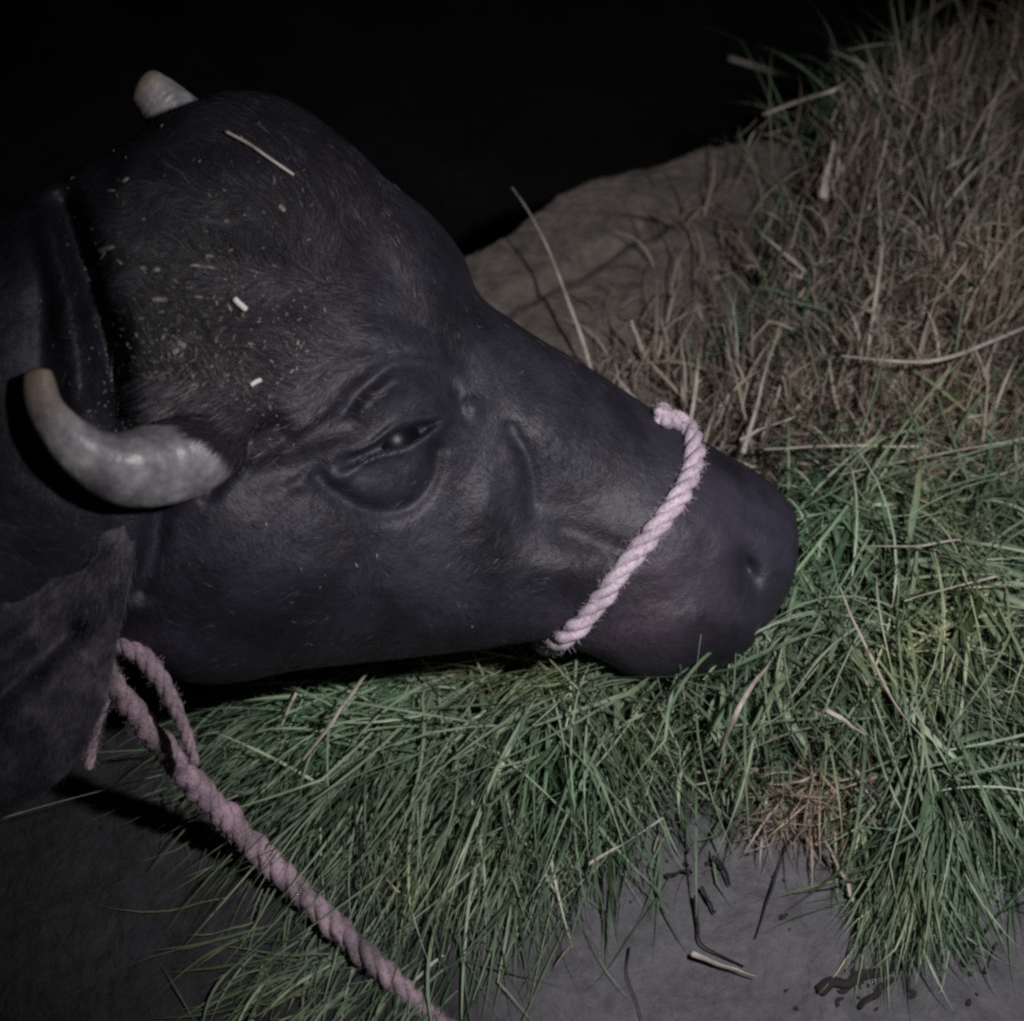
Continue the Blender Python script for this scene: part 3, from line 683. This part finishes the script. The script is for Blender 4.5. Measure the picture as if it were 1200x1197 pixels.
DRY = [(790, 520), (840, 460), (905, 400), (955, 310), (995, 200), (1040, 110), (1080, 30), (1260, -60), (1260, 600), (930, 590), (820, 520)]
def sample(poly, n, soft=25):
    poly = np.array(poly, float); lo, hi = poly.min(0), poly.max(0); xs, ys = [], []
    while sum(map(len, xs)) < n:
        x = rng.uniform(lo[0], hi[0], n * 2); y = rng.uniform(lo[1], hi[1], n * 2); k = inpoly(x + rng.normal(0, soft, n * 2), y + rng.normal(0, soft, n * 2), poly)
        dens = .65 + 1.4 * vnoise(x, y, .018, 71); k &= rng.random(n * 2) < np.clip(dens, .12, 1)
        xs.append(x[k]); ys.append(y[k])
    return np.concatenate(xs)[:n], np.concatenate(ys)[:n]
def blades(x, y, ang, Lpx, Wpx, lift, droop, hfrac, seg=7, wig=.08, back=0.):
    n = len(x); x = x - np.cos(ang) * Lpx * back; y = y - np.sin(ang) * Lpx * back
    g0 = G(x, y, .02); g1 = G(x + np.cos(ang) * 4, y + np.sin(ang) * 4, .02); d = g1 - g0; d[:, 2] = 0; sc = np.linalg.norm(d, axis=1); d /= sc[:, None]
    root = g0.copy(); ter = terrain(root[:, 0], root[:, 1]); hh = heap(root); root[:, 2] = np.maximum(ter, LOW) + .003 + (hh - ter) * hfrac
    L_ = Lpx * (sc / 4); W_ = Wpx * .00063
    return ribbons(root, d, L_, W_, lift, droop, seg, zmin=lambda p: np.maximum(terrain(p[:, 0], p[:, 1]), LOW) + .002 + .004 * rng.random(len(p)), wig=wig)
def build(name, sets, m):
    Vs, qs, ts, off = [], [], [], 0
    for (V_, q_, bid, tt), tint in sets:
        Vs.append(V_); qs.append(q_ + off); ts.append(tint[bid]); off += len(V_)
    return mesh_np(name, np.vstack(Vs), np.vstack(qs), m, attrs={'tint': np.concatenate(ts)})
sets = []
# thatch of short dark pieces
n = 15000; x, y = sample(GREEN, n); kk_ = rng.random(n) < .5 + .5 * sm((x - 600) / 200); x, y = x[kk_], y[kk_]; n = len(x); a = field(x, y) + rng.normal(0, .5, n)
sets.append((blades(x, y, a, rng.uniform(25, 80, n), rng.uniform(2.5, 5, n), rng.normal(.05, .15, n), rng.uniform(0, .5, n), rng.uniform(0, .6, n), 4), np.clip(rng.beta(1.6, 4, n) + .1 * vnoise(x, y, .02, 3), 0, 1)))
# main mass
n = 15000; x, y = sample(GREEN, n); kk_ = rng.random(n) < .27 + .60 * sm((x - 600) / 200); x, y = x[kk_], y[kk_]; n = len(x); a = field(x, y); right = sm((x - 650) / 250)
L_ = rng.uniform(90, 290, n) * (1 - .58 * right) * (1 - .35 * np.exp(-((x - 880) / 110) ** 2)); tint = np.clip(rng.beta(2.2, 3.2, n) + .42 * vnoise(x, y, .011, 4) + .25 * vnoise(x, y, .03, 44) - .10 * right, 0, .96)
sets.append((blades(x, y, a, L_, rng.uniform(2.6, 6.4, n) * (1 - .3 * right), rng.normal(.20, .16, n), rng.uniform(.3, 1.2, n), rng.uniform(.2, 1.0, n), 8, .06, .35), tint))
# long loose blades fanning out at the near left
for cx, cy, sp, am, asd, n, l0, l1 in [(430, 830, 70, 158, 12, 200, 120, 240), (470, 870, 70, 134, 14, 240, 120, 280), (530, 900, 70, 118, 12, 260, 120, 260), (600, 930, 80, 106, 16, 240, 90, 200),
                                       (670, 930, 50, 96, 18, 110, 60, 150), (1050, 170, 60, -80, 40, 380, 60, 160), (1076, 980, 30, 92, 8, 650, 80, 170), (1010, 920, 30, 80, 25, 70, 50, 100), (360, 1120, 50, 140, 16, 70, 70, 160), (450, 1150, 60, 128, 14, 90, 60, 140), (860, 900, 60, 95, 40, 90, 40, 80), (1180, 930, 50, 95, 25, 220, 50, 110)]:
    x = rng.normal(cx, sp, n); y = rng.normal(cy, sp * .6, n); a = np.radians(rng.normal(am, asd, n))
    sets.append((blades(x, y, a, rng.uniform(l0, l1, n), rng.uniform(1.8, 4.2, n), rng.normal(.16, .12, n), rng.uniform(.2, 1.2, n), rng.uniform(.3, 1.0, n), 9, .04), np.clip(rng.beta(3, 3, n), 0, .97)))
# wisps standing against the muzzle
for cx, cy, sx, sy, am, asd, n in [(925, 755, 22, 45, -115, 30, 110), (830, 822, 60, 12, -95, 35, 120), (690, 790, 50, 12, -80, 45, 50), (955, 640, 14, 40, -150, 30, 50)]:
    x = rng.normal(cx, sx, n); y = rng.normal(cy, sy, n); a = np.radians(rng.normal(am, asd, n))
    sets.append((blades(x, y, a, rng.uniform(30, 85, n), rng.uniform(1.6, 4, n), rng.normal(.95, .25, n), rng.uniform(.4, 1.8, n), rng.uniform(.7, 1.1, n), 7, .12), np.clip(rng.beta(3, 2.4, n), 0, 1)))
# thin loose crossing blades on top
n = 1500; x, y = sample(GREEN, n, 40); a = field(x, y) + rng.normal(0, .55, n)
sets.append((blades(x, y, a, rng.uniform(60, 300, n), rng.uniform(1.8, 4.6, n), rng.normal(.30, .2, n), rng.uniform(.3, 1.4, n), rng.uniform(.9, 1.3, n), 8, .07, .4), np.clip(rng.beta(3.4, 2.2, n), 0, 1)))
n = 700; x, y = sample(GREEN, n, 30); a = field(x, y) + rng.normal(0, .9, n)
sets.append((blades(x, y, a, rng.uniform(30, 150, n), rng.uniform(5, 11, n), rng.normal(.1, .15, n), rng.uniform(0, .6, n), rng.uniform(.9, 1.2, n), 6, .08), np.clip(rng.beta(3, 3, n), 0, 1)))
# green strands among the straw
n = 1400; x, y = sample(DRY, n, 40); a = field(x, y)
sets.append((blades(x, y, a, rng.uniform(30, 140, n), rng.uniform(2, 4, n), rng.normal(.5, .3, n), rng.uniform(.1, 1.2, n), rng.uniform(.3, 1, n), 8, .1), np.clip(rng.beta(2.4, 3, n) - .08, 0, .9)))
gr = build('fodder_grass', sets, m_green)
tag(gr, 'heap of fresh cut green grass spread under and before the muzzle', 'grass', kind='stuff')
sets = []
n = 14000; x, y = sample(DRY, n, 22); a = field(x, y) + rng.normal(0, .6, n)
sets.append((blades(x, y, a, rng.uniform(14, 60, n), rng.uniform(2.5, 7, n), rng.normal(.35, .4, n), rng.uniform(0, .7, n), rng.uniform(0, .9, n), 4), np.clip(rng.beta(1.8, 3.4, n) + .15 * vnoise(x, y, .02, 13), 0, 1)))
n = 8500; x, y = sample(DRY, n, 26); a = field(x, y) + rng.normal(0, .35, n)
sets.append((blades(x, y, a, rng.uniform(15, 75, n), rng.uniform(2.2, 5.6, n), rng.normal(.6, .5, n), rng.uniform(-.2, .7, n), rng.uniform(.3, 1.05, n), 6, .2), np.clip(rng.beta(2.2, 2.6, n) + .4 * vnoise(x, y, .016, 14), 0, 1)))
n = 300; x, y = sample(DRY, n, 20); a = np.radians(rng.normal(-80, 42, n))
sets.append((blades(x, y, a, rng.uniform(30, 120, n), rng.uniform(3, 6.5, n), rng.normal(.4, .3, n), rng.uniform(0, .5, n), rng.uniform(.8, 1.2, n), 5, .03), np.clip(rng.beta(4, 2, n), 0, 1)))
# sparse wisps on the bare earth beside the straw, and strays in the green
for cx, cy, sx, sy, n, am, asd in [(775, 430, 50, 35, 120, -85, 35), (850, 300, 40, 60, 70, -85, 30), (940, 100, 60, 40, 120, -50, 50), (600, 790, 130, 25, 160, 150, 25), (960, 925, 45, 16, 240, 90, 80), (900, 760, 60, 60, 60, 110, 60), (1100, 700, 90, 100, 90, 30, 70), (520, 940, 140, 80, 90, 120, 25)]:
    x = rng.normal(cx, sx, n); y = rng.normal(cy, sy, n); a = np.radians(rng.normal(am, asd, n))
    sets.append((blades(x, y, a, rng.uniform(30, 110, n), rng.uniform(1.8, 4, n), rng.normal(.35, .25, n), rng.uniform(.2, 1.4, n), rng.uniform(.3, 1, n), 7, .12), np.clip(rng.beta(2.4, 2.6, n), 0, 1)))
st_ = build('dry_straw', sets, m_dry)
tag(st_, 'tangled brown dry straw heaped at the upper right', 'straw', kind='stuff')

# single stalks one can tell apart
m_stalk, nt, b = mat('straw_stalk', (.42, .38, .30), .55, .4)
n1 = noise(nt, 70, 4, .6, coords(nt)); c = ramp(nt, n1.outputs[0], [(.3, (.20, .18, .155)), (.7, (.46, .42, .37))]).outputs[0]; nt.links.new(c, b.inputs['Base Color'])
def stalk(pts, wd, label, h0=.04, h1=None, m=m_stalk, grp='loose straw stalks', node=True):
    h1 = h0 if h1 is None else h1; n = len(pts); rows = []
    for k, (x, y) in enumerate(pts):
        z = h0 + (h1 - h0) * k / (n - 1)
        if m is m_stalk and h0 > .03:
            p_ = G(np.array([float(x)]), np.array([float(y)]), .05)
            for _ in range(2): p_ = G(np.array([float(x)]), np.array([float(y)]), float(heap(p_)[0]) + .012 + z * .45)
            p_ = p_[0]
        else: p_ = G(float(x), float(y), z)
        d_ = (p_ - CAMP) @ F
        rows.append([*p_, wd * .5 * d_ * K / 1200 * (1 - .35 * k / (n - 1))])
    c_, L_ = resample(rows, 40); rad = c_[:, 3]
    if node:
        for t in (.33, .7): rad = rad * (1 + .35 * np.exp(-((np.linspace(0, 1, 40) - t) / .015) ** 2))
    jit = rng.normal(0, 1, (7, 3)) * wd * .00006
    c_[:, :3] += catmull(jit, np.linspace(0, 6, 40)); rad = rad * .78 * (1 + .10 * np.sin(np.linspace(0, rng.uniform(4, 14), 40) + rng.uniform(0, 6)))
    V_, q_, t_ = tube_arrays(c_[:, :3], rad, 8)
    # a flattened, half collapsed straw: squash each ring across a slowly turning direction
    T_, A_, B_ = frames(c_[:, :3]); an_ = rng.uniform(0, 3) + np.linspace(0, rng.uniform(.5, 3), 40); D_ = A_ * np.cos(an_)[:, None] + B_ * np.sin(an_)[:, None]
    Vr = V_[:320].reshape(40, 8, 3); o_ = Vr - c_[:, None, :3]; Vr = Vr - D_[:, None] * ((o_ * D_[:, None]).sum(2) * .6)[..., None]; V_[:320] = Vr.reshape(-1, 3)
    o = mesh_np('straw_stalk', V_, [q_, t_], m); tag(o, label, 'straw stalk', grp); return o
stalk([(694, 438), (676, 380), (648, 305), (622, 252), (600, 220)], 6, 'thin upright straw stalk leaning over bare earth behind the nose bridge', .02, .12)
stalk([(742, 468), (728, 448), (714, 436)], 8, 'short pale straw just above the top of the nose ridge', .05, .06)
stalk([(757, 420), (748, 398), (741, 376)], 8, 'stubby pale upright straw on bare earth edge', .02, .06)
stalk([(872, 532), (890, 462), (916, 372)], 8, 'long pale stalk leaning steeply right of the noseband', .05, .1)
stalk([(868, 516), (895, 502), (930, 489)], 6, 'short pale stalk crossing the foot of the steep one', .06)
stalk([(895, 526), (980, 522), (1076, 524)], 8, 'long pale level stalk just beyond the muzzle', .07)
stalk([(985, 556), (1060, 540), (1200, 514), (1260, 500)], 5, 'thin pale stalk running to the right edge above the green grass', .08)
stalk([(985, 418), (1080, 424), (1150, 405), (1230, 372)], 8, 'curved brownish stalk lying across the straw at the right edge', .09)
stalk([(855, 68), (910, 86), (972, 104)], 7, 'grey stalk sticking left into the darkness', .10, .07)
stalk([(895, 133), (940, 116), (990, 98), (1040, 48), (1116, -4)], 9, 'bent grey stalk rising to the top edge of the frame', .07, .14)
stalk([(985, 150), (978, 90), (984, 58), (1004, 62), (1000, 90)], 7, 'hooked grey stalk loop at the top of the straw', .06, .12, node=False)
stalk([(966, 230), (972, 190), (976, 165)], 15, 'thick pale stub standing at the straw edge near the bare earth', .05, .09)
stalk([(1018, 245), (1030, 200), (1042, 150)], 6, 'slim pale green stalk upright in the upper straw', .06, .1)
stalk([(688, 1013), (730, 990), (776, 958)], 6, 'short whitish straw on the lower rim of the green grass', .035, .04)
stalk([(355, 890), (392, 842), (432, 786)], 9, 'flat pale stalk under the jaw in the green grass', .08, .09)
stalk([(330, 850), (342, 822), (356, 796)], 6, 'small pale stalk left of the flat one beneath the jaw', .06, .07)
stalk([(840, 890), (868, 825), (905, 772)], 9, 'pale forked stalk below the chin', .08, .09)
stalk([(1082, 866), (1040, 810), (985, 690)], 6, 'long pale green stalk slanting in the right grass', .10, .11)
stalk([(968, 832), (990, 846), (1014, 862)], 9, 'short broad pale chip in the middle of the right grass', .08)
stalk([(1018, 640), (1070, 640), (1130, 632)], 5, 'thin level stalk across the green grass at right', .1)
stalk([(1060, 705), (1110, 690), (1168, 675)], 6, 'pale straw across the dark green grass near the right edge', .1)
stalk([(-60, 976), (0, 960), (90, 934), (190, 908)], 5, 'long thin straw lying on the dark floor below the ear', .02, .05)
stalk([(812, 1118), (840, 1130), (888, 1145)], 9, 'pale stick lying alone on the grey floor', .008)
stalk([(966, 986), (985, 1020), (1003, 1060)], 10, 'pale curved stick on the grey floor under the hanging grass tuft', .02, .008)
for pts in ([(20, 1150), (60, 1100), (110, 1040)], [(270, 1150), (300, 1100), (345, 1065)], [(160, 1190), (240, 1165), (360, 1160)]):
    pass
# fine dark twigs pressed in the floor
m_twig, nt, b = mat('dark_twig', (.02, .018, .018), .8, .2)
def twig(pts, wd, label, m=m_twig):
    return tag(stalk(pts, wd, label, .004, .004, m, 'dark twigs on the floor', False), None, 'twig')
for pts, wd, lb in [([(815, 1050), (818, 1085), (826, 1110), (872, 1132)], 5, 'bent dark twig above the pale stick'), ([(822, 1040), (838, 1070)], 6, 'short dark twig left of a curled one'),
                    ([(836, 1005), (848, 1018), (856, 1038)], 8, 'curled black twig at the grass rim'), ([(782, 1028), (800, 1022), (812, 1024)], 10, 'thick black fleck by the grass rim'),
                    ([(738, 1110), (735, 1140), (748, 1180), (756, 1210)], 4, 'thin dark wavy twig near the bottom edge'), ([(885, 1100), (905, 1040), (925, 985)], 4, 'long thin dark twig reaching up to the grass'),
                    ([(960, 1162), (985, 1152), (1030, 1140), (1050, 1128)], 20, 'black lumpy twig near the bottom right'), ([(1005, 1180), (1030, 1160), (1045, 1145)], 13, 'small black twig beneath the lumpy one'),
                    ([(1130, 1130), (1150, 1100), (1172, 1070), (1200, 1058)], 15, 'forked dark twig by the right edge'), ([(1155, 1140), (1160, 1120), (1168, 1105)], 7, 'stub of dark twig left of the right edge')]:
    twig(pts, wd, lb).name = 'dark_twig'
# crumbs: dark dung lumps and chaff strewn over the floor
def crumbs(name, centres, m, rmin, rmax, on=None, flat=.6):
    parts = []
    for c_ in centres:
        bm = bmesh.new(); bmesh.ops.create_icosphere(bm, subdivisions=2, radius=1)
        s_ = rng.uniform(rmin, rmax); sd_ = rng.uniform(0, 99); e_ = rng.uniform(1, 2.2)
        vv = np.array([v.co[:] for v in bm.verts]); ff = np.array([[v.index for v in f.verts] for f in bm.faces]); bm.free()
        vv *= (1 + .8 * np.array([mnoise.noise(Vector(v * 1.6 + sd_)) for v in vv]))[:, None]; an = rng.uniform(0, 6.28)
        vv = vv * [e_, 1, flat]; vv = vv @ np.array([[math.cos(an), math.sin(an), 0], [-math.sin(an), math.cos(an), 0], [0, 0, 1]]); parts.append((vv * s_ + c_, np.zeros((0, 4), int), ff))
    V_, F_ = join(parts); return mesh_np(name, V_, F_, m)
m_dung, nt, b = mat('dung_crumb', (.025, .021, .02), .85, .2)
cl = []
for cx, cy, s1, s2, n in [(1000, 1160, 40, 12, 16), (1140, 1120, 50, 45, 16), (830, 1010, 40, 10, 8), (960, 965, 60, 8, 18), (300, 1050, 200, 80, 14), (1000, 1060, 160, 90, 12)]:
    g0 = G(rng.normal(cx, s1, n), rng.normal(cy, s2, n), 0.0); g0[:, 2] = terrain(g0[:, 0], g0[:, 1]) + .001; cl += list(g0)
o = crumbs('dung_crumbs', cl, m_dung, .0006, .0020); tag(o, 'dark crumbs of dung and mud scattered on the floor', 'crumbs', kind='stuff')

# ---- bits lying on the head
m_chaff, nt, b = mat('chaff', (.30, .27, .24), .7, .3)
n1 = noise(nt, 200, 3, .6, coords(nt)); nt.links.new(ramp(nt, n1.outputs[0], [(.35, (.08, .07, .065)), (.6, (.26, .235, .21))]).outputs[0], b.inputs['Base Color'])
parts = []
def bit(x, y, ang, Lp, Wp):
    p_, n_ = hit(x, y, .0012)
    if p_ is None: return
    q_, _ = hit(x + math.cos(ang) * 3, y + math.sin(ang) * 3, .0012)
    if q_ is None: return
    d_ = q_ - p_; d_ -= n_ * (d_ @ n_); d_ /= np.linalg.norm(d_); s_ = np.cross(n_, d_); l_ = Lp * MPP * .5; w_ = Wp * MPP * .5; h_ = .0006
    vv = []
    for (a_, b_, c_) in [(-1, -.7, 0), (-.6, -1, 0), (.7, -.9, 0), (1, -.2, 0), (.8, .8, 0), (-.5, 1, 0), (-1, .5, 0)]:
        vv.append(p_ + d_ * l_ * a_ * rng.uniform(.8, 1.1) + s_ * w_ * b_ * rng.uniform(.6, 1.1))
    k = len(vv); vv = vv + [v + n_ * h_ + (p_ - v) * .15 for v in vv]; vv = np.array(vv)
    qd = np.array([[a, (a + 1) % k, k + (a + 1) % k, k + a] for a in range(k)]); tr = np.array([[k, k + a, k + a + 1] for a in range(1, k - 1)])
    parts.append((vv, qd, tr))
for (cx, cy, sx, sy, n, am, asd) in [(200, 400, 45, 45, 110, 10, 60), (200, 480, 50, 25, 90, -35, 20), (240, 330, 70, 60, 60, 0, 90), (270, 460, 40, 35, 60, -35, 25), (330, 390, 50, 30, 30, 0, 60), (110, 290, 25, 40, 14, 0, 90), (250, 220, 70, 50, 18, 0, 90), (185, 440, 35, 30, 60, 20, 60), (420, 640, 150, 60, 8, 90, 20)]:
    for _ in range(int(n * 1.7)):
        s_ = rng.choice([1, 1.5, 2.6], p=[.7, .23, .07]); bit(rng.normal(cx, sx), rng.normal(cy, sy), R(rng.normal(am, asd)), rng.uniform(1.6, 4.4) * s_, rng.uniform(.8, 1.8) * s_ ** .6)
for x, y, a_, L1, W1 in [(133, 425, 85, 34, 5), (125, 292, -15, 26, 5), (122, 300, 120, 16, 5), (240, 313, 5, 34, 4), (188, 352, 0, 16, 6), (245, 301, 0, 8, 5), (168, 315, 0, 7, 6), (184, 317, 0, 8, 6), (148, 212, -30, 8, 5), (213, 405, 30, 10, 8), (206, 412, -30, 8, 7), (330, 245, 50, 9, 6), (266, 260, 0, 6, 5), (205, 482, -30, 22, 8), (190, 465, -20, 14, 6)]:
    bit(x, y, R(a_), L1, W1)
V_, F_ = join(parts); o = mesh_np('chaff', V_, F_, m_chaff, smooth=False); tag(o, 'flecks of chaff and dust stuck in the hair of the forehead', 'chaff', kind='stuff')
m_pale, nt, b = mat('pale_straw_bit', (.62, .58, .56), .6, .4)
def head_stalk(name, pts, wd, m, label, lift=.004):
    rows = []
    for (x, y) in pts:
        p_, n_ = hit(x, y, lift); rows.append([*p_, wd * .5 * MPP])
    c_, _ = resample(rows, 24); V_, q_, t_ = tube_arrays(c_[:, :3], c_[:, 3], 7); o = mesh_np(name, V_, [q_, t_], m); return tag(o, label, 'straw piece')
head_stalk('hay_strand', [(264, 160), (290, 174), (312, 190), (340, 209)], 3.2, m_stalk, 'curved brown hay strand lying on the crown of the head')
head_stalk('straw_chip', [(272, 351), (277, 355), (284, 363)], 6.5, m_pale, 'bright white straw chip on the forehead above the horn')
head_stalk('straw_chip', [(293, 453), (298, 450), (303, 447)], 5, m_pale, 'tiny bright white chip between the horn base and the eye')
